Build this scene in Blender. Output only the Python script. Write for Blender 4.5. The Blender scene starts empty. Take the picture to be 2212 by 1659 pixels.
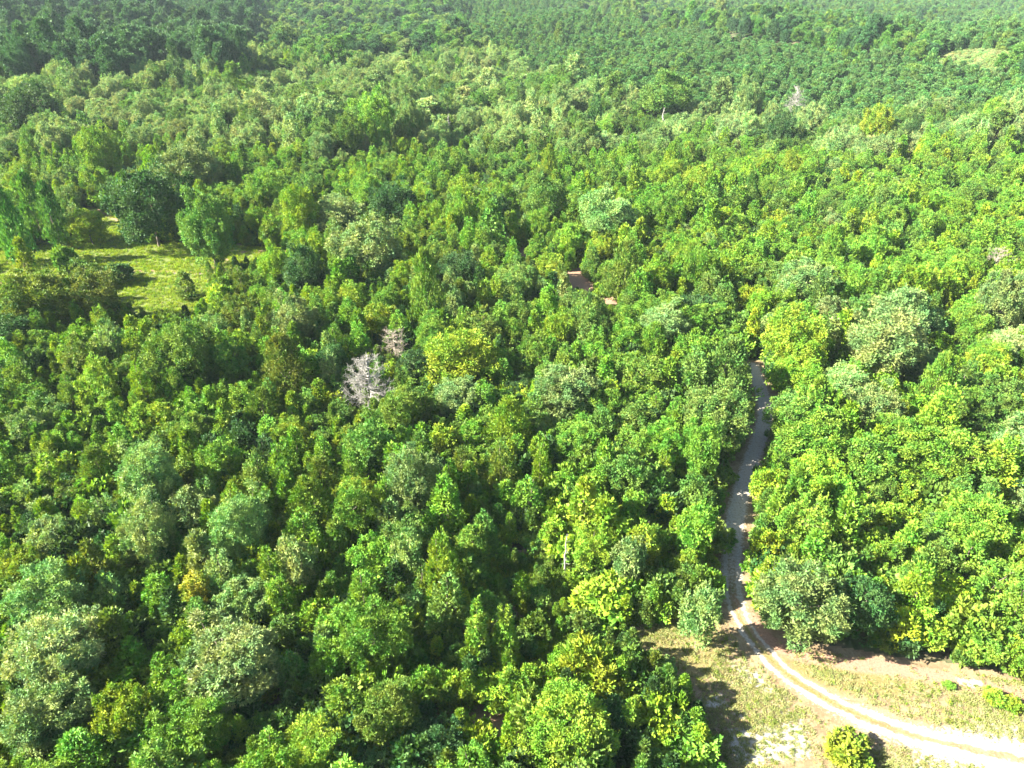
import bpy, math, random
import numpy as np
from mathutils import Vector

# ------------------------------------------------------------------ camera
sc = bpy.context.scene
COL = sc.collection
CAM_H, PITCH, FOC = 80.0, math.radians(31.0), 1579.0      # FOC in pixels of a 2212 x 1659 picture
cam_d = bpy.data.cameras.new("camera")
cam = bpy.data.objects.new("camera", cam_d)
COL.objects.link(cam)
cam.location = (0, 0, CAM_H)
cam.rotation_euler = (math.pi / 2 - PITCH, 0, 0)
cam_d.sensor_width = 36
cam_d.lens = 36 * FOC / 2212
cam_d.clip_start = 1
cam_d.clip_end = 12000
sc.camera = cam

# ------------------------------------------------------------------ world and sun
SUN_AZ = Vector((-0.985, -0.17))          # towards the sun, on the ground
SUN_EL = math.radians(34)
world = bpy.data.worlds.new("World")
sc.world = world
world.use_nodes = True
wn = world.node_tree
sky = wn.nodes.new("ShaderNodeTexSky")
sky.sky_type = 'NISHITA'
sky.sun_disc = False
sky.sun_elevation = SUN_EL
sky.sun_rotation = math.atan2(SUN_AZ.x, SUN_AZ.y)
bg = wn.nodes["Background"]
bg.inputs[1].default_value = 0.053
wn.links.new(sky.outputs[0], bg.inputs[0])
sun_d = bpy.data.lights.new("sun", 'SUN')
sun_d.energy = 5.0
sun_d.angle = math.radians(0.5)
sun_d.color = (1.0, 0.93, 0.80)
sun = bpy.data.objects.new("sun", sun_d)
COL.objects.link(sun)
to_sun = Vector((SUN_AZ.x * math.cos(SUN_EL), SUN_AZ.y * math.cos(SUN_EL), math.sin(SUN_EL)))
sun.rotation_euler = to_sun.to_track_quat('Z', 'Y').to_euler()
sc.view_settings.view_transform = 'Standard'
sc.view_settings.look = 'None'
sc.view_settings.gamma = 1
sc.view_settings.exposure = 2.68
sc.cycles.max_bounces = 4
sc.cycles.diffuse_bounces = 1
sc.cycles.transmission_bounces = 2
sc.cycles.transparent_max_bounces = 6
sc.cycles.volume_bounces = 0

rng = np.random.default_rng(7)
rnd = random.Random(11)

# ------------------------------------------------------------------ terrain and picture geometry
CP, SP = math.cos(PITCH), math.sin(PITCH)
def ray(px, py):
    u, v = (px - 1106) / FOC, (829.5 - py) / FOC
    return np.array([u, CP + v * SP, -SP + v * CP])
def ground_at(px, py, z=0.0):
    d = ray(px, py)
    t = (z - CAM_H) / d[2]
    return d[0] * t, d[1] * t
def picture_of(x, y, z):
    dz = z - CAM_H
    dep = y * CP - dz * SP
    return 1106 + FOC * x / dep, 829.5 - FOC * (y * SP + dz * CP) / dep, dep

def smooth(a, b, x):
    t = np.clip((x - a) / (b - a), 0, 1)
    return t * t * (3 - 2 * t)
def height(x, y):
    """flat near the clearing, rolling hills further off, a long ridge that falls away behind"""
    x = np.asarray(x, float); y = np.asarray(y, float)
    far = smooth(220, 420, y)
    z = far * (5 * np.sin(x / 95 + 0.6) * np.cos(y / 130) + 3 * np.sin(x / 47 - y / 60 + 2))
    crest = 930 - 0.85 * x                      # crest of the plantation ridge, nearer on the right
    s = y - crest
    side = smooth(60, 260, x)
    ridge = np.where(s < 0, np.exp(-(s / 260.0) ** 2), np.exp(-(s / 60.0) ** 2))
    z = z + side * far * (17 * ridge - 8 * smooth(0, 120, s))
    return z + 20 * smooth(900, 1900, y)

# ------------------------------------------------------------------ helpers
def tag(o, label=None, cat=None, group=None, kind=None):
    if label: o["label"] = label
    if cat: o["category"] = cat
    if group: o["group"] = group
    if kind: o["kind"] = kind
    return o
def mesh_from(name, verts, faces, mat=None, attr=None):
    """verts (n,3), faces (m,k) with one k; attr: {name: per-vertex floats}"""
    me = bpy.data.meshes.new(name)
    verts = np.ascontiguousarray(verts, np.float32); faces = np.ascontiguousarray(faces, np.int32)
    n, (m, k) = len(verts), faces.shape
    me.vertices.add(n); me.vertices.foreach_set("co", verts.ravel())
    me.loops.add(m * k); me.loops.foreach_set("vertex_index", faces.ravel())
    me.polygons.add(m)
    me.polygons.foreach_set("loop_start", np.arange(m, dtype=np.int32) * k)
    for an, av in (attr or {}).items():
        a = me.attributes.new(an, 'FLOAT', 'POINT'); a.data.foreach_set("value", np.ascontiguousarray(av, np.float32))
    me.update(calc_edges=True)
    if mat: me.materials.append(mat)
    return me
def link(name, me, parent=None):
    o = bpy.data.objects.new(name, me)
    COL.objects.link(o)
    if parent: o.parent = parent
    return o
def unit(v):
    return v / np.maximum(np.linalg.norm(v, axis=-1, keepdims=True), 1e-9)

class Nodes:
    def __init__(self, name):
        self.m = bpy.data.materials.new(name); self.m.use_nodes = True
        self.t = self.m.node_tree; self.t.nodes.clear()
        self.out = self.t.nodes.new("ShaderNodeOutputMaterial")
    def new(self, kind, **kw):
        n = self.t.nodes.new(kind)
        for k, v in kw.items(): setattr(n, k, v)
        return n
    def link(self, a, b): self.t.links.new(a, b)
    def set(self, sock, v):
        if hasattr(v, "links"): self.link(v, sock)
        else: sock.default_value = v
    def math(self, op, a, b=0.0, clamp=False):
        n = self.new("ShaderNodeMath", operation=op, use_clamp=clamp)
        self.set(n.inputs[0], a); self.set(n.inputs[1], b)
        return n.outputs[0]
    def mix(self, f, a, b, mode='MIX'):
        n = self.new("ShaderNodeMix", data_type='RGBA', blend_type=mode)
        self.set(n.inputs[0], f)
        self.set(n.inputs[6], a if hasattr(a, "links") else (*a, 1)); self.set(n.inputs[7], b if hasattr(b, "links") else (*b, 1))
        return n.outputs[2]
    def noise(self, scale, detail=3.0, rough=0.55, vec=None):
        n = self.new("ShaderNodeTexNoise")
        n.inputs["Scale"].default_value = scale; n.inputs["Detail"].default_value = detail; n.inputs["Roughness"].default_value = rough
        if vec is not None: self.link(vec, n.inputs["Vector"])
        return n.outputs[0]
    def ramp(self, v, lo, hi):
        n = self.new("ShaderNodeMapRange", interpolation_type='SMOOTHSTEP')
        self.set(n.inputs[0], v); n.inputs[1].default_value = lo; n.inputs[2].default_value = hi
        return n.outputs[0]
    def attr(self, name, kind='GEOMETRY'):
        n = self.new("ShaderNodeAttribute", attribute_name=name, attribute_type=kind)
        return n

def foliage_material(name, instanced):
    k = Nodes(name)
    if instanced: tint = k.attr("tint", 'INSTANCER').outputs["Color"]
    else: tint = k.new("ShaderNodeObjectInfo").outputs["Color"]
    leaf = k.attr("leaf_value").outputs["Fac"]
    young = k.attr("young").outputs["Fac"]
    hsv = k.new("ShaderNodeHueSaturation")
    patch = k.noise(.42, 2, .6, k.new("ShaderNodeTexCoord").outputs["Object"])
    tint = k.mix(k.ramp(patch, .40, .62), tint, k.mix(1.0, tint, (.55, .84, .85), 'MULTIPLY'))
    k.link(tint, hsv.inputs["Color"])
    k.link(k.math('ADD', k.math('MULTIPLY', leaf, -0.03), 0.525), hsv.inputs["Hue"])
    k.link(k.math('ADD', k.math('MULTIPLY', leaf, 0.7), 0.66), hsv.inputs["Value"])
    hsv.inputs["Saturation"].default_value = 1.0
    col = k.mix(k.math('MULTIPLY', young, 0.5), hsv.outputs[0], k.mix(1.0, hsv.outputs[0], (1.4, 1.5, 1.0), 'MULTIPLY'))
    b = k.new("ShaderNodeBsdfPrincipled")
    k.link(col, b.inputs["Base Color"]); b.inputs["Roughness"].default_value = 0.55
    b.inputs["Specular IOR Level"].default_value = 0.2
    t = k.new("ShaderNodeBsdfTranslucent")
    k.link(k.mix(1.0, col, (1.25, 1.2, 0.5), 'MULTIPLY'), t.inputs[0])
    mx = k.new("ShaderNodeMixShader"); mx.inputs[0].default_value = 0.24
    k.link(b.outputs[0], mx.inputs[1]); k.link(t.outputs[0], mx.inputs[2])
    k.link(mx.outputs[0], k.out.inputs[0])
    return k.m
FOLIAGE = foliage_material("foliage", False)
FOLIAGE_FAR = foliage_material("foliage_of_the_mass", True)

def bark_material(name, a, b):
    k = Nodes(name)
    tc = k.new("ShaderNodeTexCoord").outputs["Object"]
    p = k.new("ShaderNodeBsdfPrincipled"); p.inputs["Roughness"].default_value = 0.9
    k.link(k.mix(k.noise(2.5, 4, .6, tc), a, b), p.inputs["Base Color"])
    k.link(p.outputs[0], k.out.inputs[0])
    return k.m
BARK = bark_material("bark", (.10, .075, .055), (.24, .20, .16))
PALE_BARK = bark_material("pale_bark", (.26, .23, .20), (.48, .45, .41))
DEAD_WOOD = bark_material("dead_wood", (.20, .19, .165), (.36, .345, .31))
DEAD_TWIG = bark_material("dead_twig", (.24, .20, .15), (.40, .35, .28))

# ------------------------------------------------------------------ crowns: many leaf sprigs gathered in tufts
UP = np.array([0, 0, 1.0])
SUNWARD = np.array(to_sun)                # leaves lean towards the light
def leaves_on(tufts, dirs, rad, per, length, width, r, spread=0.85, lift=0.2, face=0.46):
    """for every tuft, `per` folded diamond sprigs that radiate from it. -> base, axis, normal, length, width"""
    m = len(tufts)
    T = np.repeat(tufts, per, 0); D = np.repeat(dirs, per, 0); R = np.repeat(rad, per)
    n = m * per
    u = unit(D * 0.95 + r.normal(size=(n, 3)) * spread * .8)
    P = T + u * (R * r.uniform(0.55, 1.0, n))[:, None]
    A = unit(u + UP * lift + r.normal(size=(n, 3)) * 0.45)
    N = u * 0.9 + UP * 0.35 + SUNWARD * 0.45 + r.normal(size=(n, 3)) * face
    N = unit(N - A * np.sum(N * A, 1, keepdims=True))
    return P, A, N, length * r.uniform(0.65, 1.35, n), width * r.uniform(0.7, 1.3, n), np.repeat(r.uniform(0, 1, m), per)
def crown_mesh(name, sprigs, young=None):
    P = np.concatenate([s[0] for s in sprigs]); A = np.concatenate([s[1] for s in sprigs]); N = np.concatenate([s[2] for s in sprigs])
    L = np.concatenate([s[3] for s in sprigs])[:, None]; W = np.concatenate([s[4] for s in sprigs])[:, None]
    tv = np.concatenate([s[5] for s in sprigs])
    n = len(P)
    S = np.cross(A, N)
    mid = P + A * L * 0.48 - N * W * 0.22
    V = np.stack([P, mid + S * W * .5, P + A * L, mid - S * W * .5], 1).reshape(-1, 3)
    F = np.arange(n * 4).reshape(n, 4)
    r = np.random.default_rng(n)
    lv = 0.55 * r.uniform(0, 1, n) + 0.45 * tv
    z0, z1 = np.percentile(P[:, 2], 5), np.percentile(P[:, 2], 99)
    yg = np.clip((r.uniform(0, 1, n) < 0.12) * 0.8 + (tv > 0.86) * 0.7, 0, 1)
    return mesh_from(name, V, F, FOLIAGE, {"leaf_value": np.repeat(lv, 4), "young": np.repeat(yg, 4)})

def tube(path, radii, sides=6):
    path = np.asarray(path, float); k = len(path)
    tang = unit(np.gradient(path, axis=0))
    ref = np.where(np.abs(tang[:, 2:3]) > 0.9, np.array([[1.0, 0, 0]]), UP[None])
    a = unit(np.cross(tang, ref)); b = np.cross(tang, a)
    th = np.arange(sides) * 2 * math.pi / sides
    V = (path[:, None] + (a[:, None] * np.cos(th)[None, :, None] + b[:, None] * np.sin(th)[None, :, None]) * np.asarray(radii)[:, None, None]).reshape(-1, 3)
    F = []
    for i in range(k - 1):
        for j in range(sides):
            j2 = (j + 1) % sides
            F.append((i * sides + j, i * sides + j2, (i + 1) * sides + j2, (i + 1) * sides + j))
    return V, np.array(F)
def join(tubes):
    V, F, o = [], [], 0
    for v, f in tubes: V.append(v); F.append(f + o); o += len(v)
    return np.concatenate(V), np.concatenate(F)
def bent(a, b, r, k=5, amp=0.06):
    a, b = np.asarray(a, float), np.asarray(b, float)
    t = np.linspace(0, 1, k)[:, None]
    d = np.linalg.norm(b - a)
    off = r.normal(size=3) * amp * d
    return a + (b - a) * t + np.sin(t * math.pi) * off + np.concatenate([np.zeros((1, 3)), r.normal(size=(k - 1, 3)) * amp * .3 * d])
def trunk_mesh(H, top, limbs, r, thick, mat):
    main = bent((0, 0, -0.3), (r.normal() * .03 * H, r.normal() * .03 * H, top), r, 7, 0.03)
    ts = [tube(main, np.linspace(thick, thick * .3, 7), 7)]
    for p in limbs:
        s = main[min(6, max(1, int(np.argmin(np.abs(main[:, 2] - p[2] * .62)))))]
        ts.append(tube(bent(s, p, r, 5, .07), np.linspace(thick * .45, thick * .08, 5), 5))
    V, F = join(ts)
    return mesh_from("trunk", V, F, mat)

def sphere_dirs(n, lo, r):
    i = np.arange(n) + 0.5
    z = 1 - (1 - lo) * i / n
    ph = i * 2.39996 + r.uniform(0, 6.28)
    d = np.stack([np.sqrt(np.maximum(0, 1 - z * z)) * np.cos(ph), np.sqrt(np.maximum(0, 1 - z * z)) * np.sin(ph), z], 1)
    return unit(d + r.normal(size=(n, 3)) * 0.16)

def broadleaf(seed, R, H, n_lobe, m, per, leaf, width, lobe_r=0.36, clear=0.07, spread=.85, lift=.2, dome=0.0, bark=None):
    r = np.random.default_rng(seed)
    b = H * (1 - clear) / 2; zc = H - b
    d = sphere_dirs(n_lobe, -0.75, r)
    bump = 1 + 0.30 * np.sin(d[:, 0] * 3.1 + seed) * np.cos(d[:, 1] * 2.7 + seed * 2) + r.normal(size=n_lobe) * 0.15
    bump = np.where((d[:, 2] > .2) & (r.uniform(0, 1, n_lobe) < .22), bump * 1.28, bump)          # leaders that stand out of the crown
    ext = np.array([R, R, b])
    if dome: d[:, 2] = np.where(d[:, 2] < 0, d[:, 2] * (1 - dome), d[:, 2])
    lobes = d * ext * (0.68 * bump)[:, None] + [0, 0, zc]
    lr = lobe_r * R * r.uniform(0.55, 1.25, n_lobe) * np.where(bump > 1.25, .72, 1.0)
    td = unit(np.repeat(d, m, 0) * 0.55 + r.normal(size=(n_lobe * m, 3)) * 0.75 + UP * .15)
    tc = np.repeat(lobes, m, 0) + td * (np.repeat(lr, m) * r.uniform(.45, 1.0, n_lobe * m))[:, None] * np.array([1, 1, min(1.5, b / R)])
    tr = np.repeat(lr, m) * r.uniform(0.32, 0.5, n_lobe * m)
    s = [leaves_on(tc, td, tr, per, leaf, width, r, spread, lift)]
    nf = n_lobe * 6
    fd = unit(r.normal(size=(nf, 3)))
    s.append(leaves_on(fd * ext * r.uniform(.15, .6, nf)[:, None] + [0, 0, zc], fd, np.full(nf, .1 * R), 2, leaf * 1.8, width * 1.8, r))
    ns = n_lobe * 3                                                  # shoots that stick out of the outline
    pick_ = r.choice(len(tc), ns); base = tc[pick_]; sd = unit(td[pick_] * .7 + UP * .75 + r.normal(size=(ns, 3)) * .25)
    for f in (.0, .33, .66, 1.0):
        s.append(leaves_on(base + sd * (f * .26 * R * r.uniform(.6, 1.3, ns))[:, None], sd, np.full(ns, .05 * R * (1.3 - f)), 3, leaf * (1.05 - .35 * f), width * (1.05 - .35 * f), r, .7, .5))
    return crown_mesh("crown", s), trunk_mesh(H, zc + .45 * b, lobes[r.choice(n_lobe, min(8, n_lobe), replace=False)], r, 0.028 * H * .6, bark or BARK)

def cedar(seed, R, H, n_t, per, leaf, width, clear=0.06, power=.75, spires=1, lift=.75, tr0=.17):
    r = np.random.default_rng(seed)
    T, D, TR = [], [], []
    for k in range(spires):
        off = np.array([0, 0]) if spires == 1 else np.array([(-.54 if k == 0 else .56) * R, r.normal() * .1 * R])
        hh = H * (1 if k == 0 else r.uniform(.9, .96)); rr = R * (1 if spires == 1 else .56)
        n = n_t // spires
        z = clear + (1 - clear) * (1 - np.sqrt(r.uniform(0, 1, n))) if power > .6 else clear + (1 - clear) * r.uniform(0, 1, n) ** 1.2
        ph = r.uniform(0, 6.283, n)
        prof = np.clip((1 - z) ** power, .03, 1) * np.minimum(1, .45 + (z - clear) / .22)
        ragged = 1 + .20 * np.sin(ph * 3 + z * 17 + seed) + r.normal(size=n) * .10
        q = prof * rr * ragged * r.uniform(.55, 1.0, n)
        pos = np.stack([off[0] * (1 - z * .1) + q * np.cos(ph), off[1] + q * np.sin(ph), z * hh], 1)
        T.append(pos); D.append(unit(np.stack([np.cos(ph), np.sin(ph), np.full(n, .55)], 1))); TR.append(rr * tr0 * (.55 + .6 * prof) * r.uniform(.7, 1.3, n))
    T, D, TR = np.concatenate(T), np.concatenate(D), np.concatenate(TR)
    s = [leaves_on(T, D, TR, per, leaf, width, r, .6, lift)]
    limbs = [(math.cos(a) * R * .6, math.sin(a) * R * .6, H * z) for a, z in zip(r.uniform(0, 6.28, 7), r.uniform(.15, .6, 7))]
    if spires == 2: limbs = [(-.54 * R, 0, H * .9), (.56 * R, 0, H * .8)]
    return crown_mesh("crown", s), trunk_mesh(H, H * (.92 if spires == 1 else .3), limbs, r, .022 * H * .6, BARK)

def pine(seed, R, H, n_b, clear, leaf, width):
    r = np.random.default_rng(seed)
    z = clear + (1 - clear) * (np.arange(n_b) + r.uniform(0, 1, n_b)) / n_b
    q = (z - clear) / (1 - clear)
    prof = np.sqrt(np.clip(1 - (q * 1.02 - .22) ** 2 / .68, .02, 1))
    ph = np.arange(n_b) * 2.4 + r.normal(size=n_b) * .4
    ln = R * prof * r.uniform(.65, 1.1, n_b)
    tips = np.stack([ln * np.cos(ph), ln * np.sin(ph), z * H + ln * .18 * (q - .2)], 1)
    T, D = [], []
    for f, k in ((1.0, 5), (.62, 3), (.3, 1)):
        for _ in range(k):
            base = tips * np.array([f, f, 1]) + r.normal(size=tips.shape) * R * .10
            T.append(base); D.append(unit(np.stack([np.cos(ph), np.sin(ph), np.full(n_b, .7)], 1)))
    T, D = np.concatenate(T), np.concatenate(D)
    s = [leaves_on(T, D, np.full(len(T), R * .17) * r.uniform(.7, 1.3, len(T)), 16, leaf, width, r, .95, .35)]
    m = n_b * 4                                                       # the dense inside of the crown
    fi = r.integers(0, n_b, m); fp = tips[fi] * np.stack([r.uniform(.1, .7, m)] * 2 + [np.ones(m)], 1) - UP * .03 * H
    s.append(leaves_on(fp, unit(fp * [1, 1, 0] + UP * R * .6), np.full(m, R * .16), 8, leaf * 1.1, width * 1.3, r, .95, .35))
    return crown_mesh("crown", s), trunk_mesh(H, H * .97, tips[::2] * np.array([.8, .8, 1]), r, .02 * H * .6, BARK)

def dead(seed, R, H, n1, n2, n3, thick, droop, mats):
    r = np.random.default_rng(seed)
    main = bent((0, 0, -.3), (r.normal() * .04 * H, r.normal() * .03 * H, H), r, 8, .02)
    trunk = tube(main, np.linspace(thick, thick * .2, 8), 7)
    tw = []
    for i in range(n1):
        z = .2 + .76 * (i + r.uniform()) / n1
        s = main[0] + (main[-1] - main[0]) * z
        a = r.uniform(0, 6.28); ln = R * (1.12 - z * .85) * r.uniform(.65, 1.1)
        e = s + np.array([math.cos(a) * ln, math.sin(a) * ln, ln * r.uniform(-.1, .75) * droop])
        p = bent(s, e, r, 5, .09); tw.append(tube(p, np.linspace(thick * .36, thick * .09, 5), 4))
        for _ in range(n2):
            q = p[r.integers(1, 5)]; f = q + unit(e - s + r.normal(size=3) * ln * .7 + UP * ln * .3) * ln * r.uniform(.25, .5)
            p2 = bent(q, f, r, 4, .1); tw.append(tube(p2, np.linspace(thick * .13, thick * .05, 4), 3))
            for _ in range(n3):
                q3 = p2[r.integers(1, 4)]; g = q3 + unit(f - q + r.normal(size=3) * ln * .3) * ln * r.uniform(.12, .28)
                tw.append(tube(np.stack([q3, (q3 + g) / 2 + r.normal(size=3) * .02 * ln, g]), [thick * .07, thick * .05, thick * .025], 3))
    return mesh_from("bare_crown", *join(tw), mats[1]), mesh_from("trunk", *trunk, mats[0])

PROTO = {}
def add(kind, R, H, pair): PROTO.setdefault(kind, []).append((R, H, *pair))
for s in range(5): add('B', 5.6, 12, broadleaf(s + 1, 5.6, 12, 52, 16, 25, .36, .21, .29))
for s in range(6): add('B', 3.7, 9, broadleaf(s + 11, 3.7, 9, 32, 13, 20, .33, .19, .31))
for s in range(5): add('B', 2.2, 6, broadleaf(s + 21, 2.2, 6, 18, 11, 15, .33, .19, .35))
for s in range(6): add('V', 2.5, 9, cedar(s + 141, 2.5, 9, 320, 15, .38, .22, power=.62, lift=.35, tr0=.27))
for s in range(4): add('W', 4.2, 12, broadleaf(s + 31, 4.2, 12, 66, 15, 17, .36, .155, .25, .10, .9, .45))
for s in range(3): add('W', 2.6, 8, broadleaf(s + 41, 2.6, 8, 34, 11, 9, .40, .17, .28, .10, .9, .45))
for s in range(5): add('C', 2.8, 9, cedar(s + 51, 2.8, 9, 420, 11, .44, .17))
for s in range(3): add('C', 4.3, 9.5, cedar(s + 56, 4.3, 9.5, 620, 11, .50, .20, power=.55))
for s in range(5): add('S', 1.5, 6.5, cedar(s + 61, 1.5, 6.5, 190, 9, .46, .26, power=.6, lift=.5, tr0=.3))
add('F', 3.4, 13, cedar(71, 3.4, 13, 820, 11, .42, .24, power=.9, spires=2, lift=.5, tr0=.24))
for s in range(5): add('P', 3.6, 17, pine(s + 81, 3.6, 17, 30, .40, .70, .30))
for s in range(4): add('Y', 2.6, 8, cedar(s + 91, 2.6, 8, 230, 12, .60, .26, power=.5, tr0=.26))
for s in range(5): add('K', 1.7, 2.6, broadleaf(s + 101, 1.7, 2.6, 16, 8, 9, .40, .23, .36, .02, dome=.6))
for s in range(2): add('U', 3.6, 7.5, broadleaf(s + 111, 3.6, 7.5, 30, 10, 11, .75, .24, .30, .03, .7, 1.3, dome=.5))
for s in range(2): add('D', 3.6, 10, dead(s + 124, 3.6, 10, 54, 8, 6, .20, .6, (DEAD_WOOD, DEAD_WOOD)))
add('E', 2.6, 6, dead(125, 2.6, 6, 34, 9, 8, .11, 1.5, (DEAD_TWIG, DEAD_TWIG)))
for s in range(2): add('N', 1.2, 9, dead(s + 131, 1.2, 9, 16, 3, 2, .24, .5, (DEAD_WOOD, DEAD_WOOD)))
PALE_TRUNK = {}

KIND_NAME = {'B': ('broadleaf_tree', 'tree'), 'W': ('broadleaf_tree', 'tree'), 'C': ('cedar_tree', 'tree'), 'S': ('sapling', 'young tree'), 'F': ('broadleaf_tree', 'tree'), 'V': ('broadleaf_tree', 'tree'),
             'P': ('pine_tree', 'tree'), 'Y': ('pine_tree', 'tree'), 'K': ('bush', 'bush'), 'U': ('bush', 'bush'), 'D': ('dead_tree', 'dead tree'), 'E': ('dead_tree', 'dead tree'), 'N': ('dead_tree', 'dead tree')}
GROUP = {'broadleaf_tree': 'broadleaf trees of the young wood', 'cedar_tree': 'cedars scattered through the wood', 'sapling': 'slim saplings in the thicket', 'pine_tree': 'pines standing among the broadleaf trees',
         'bush': 'bushes along the gaps and clearings', 'dead_tree': 'dead trees in the wood'}
TINT = {'lime': (.238, .305, .027), 'yell': (.320, .365, .026), 'brig': (.182, .278, .032), 'emer': (.125, .235, .040), 'mid': (.150, .222, .040), 'dark': (.066, .122, .034),
        'oliv': (.160, .205, .030), 'grey': (.220, .278, .085), 'pale': (.290, .345, .115), 'orng': (.37, .35, .04), 'beig': (.38, .36, .15), 'plan': (.125, .210, .060), 'pine': (.068, .138, .050), 'none': (.5, .5, .5)}
TINT_WORD = {'lime': 'lime green', 'yell': 'yellow green', 'brig': 'bright green', 'emer': 'emerald', 'mid': 'mid green', 'dark': 'dark green', 'oliv': 'olive green', 'grey': 'grey green',
             'pale': 'pale green', 'orng': 'orange tinged', 'beig': 'beige tinged', 'plan': 'fresh green', 'pine': 'blue green', 'none': 'grey'}

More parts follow.
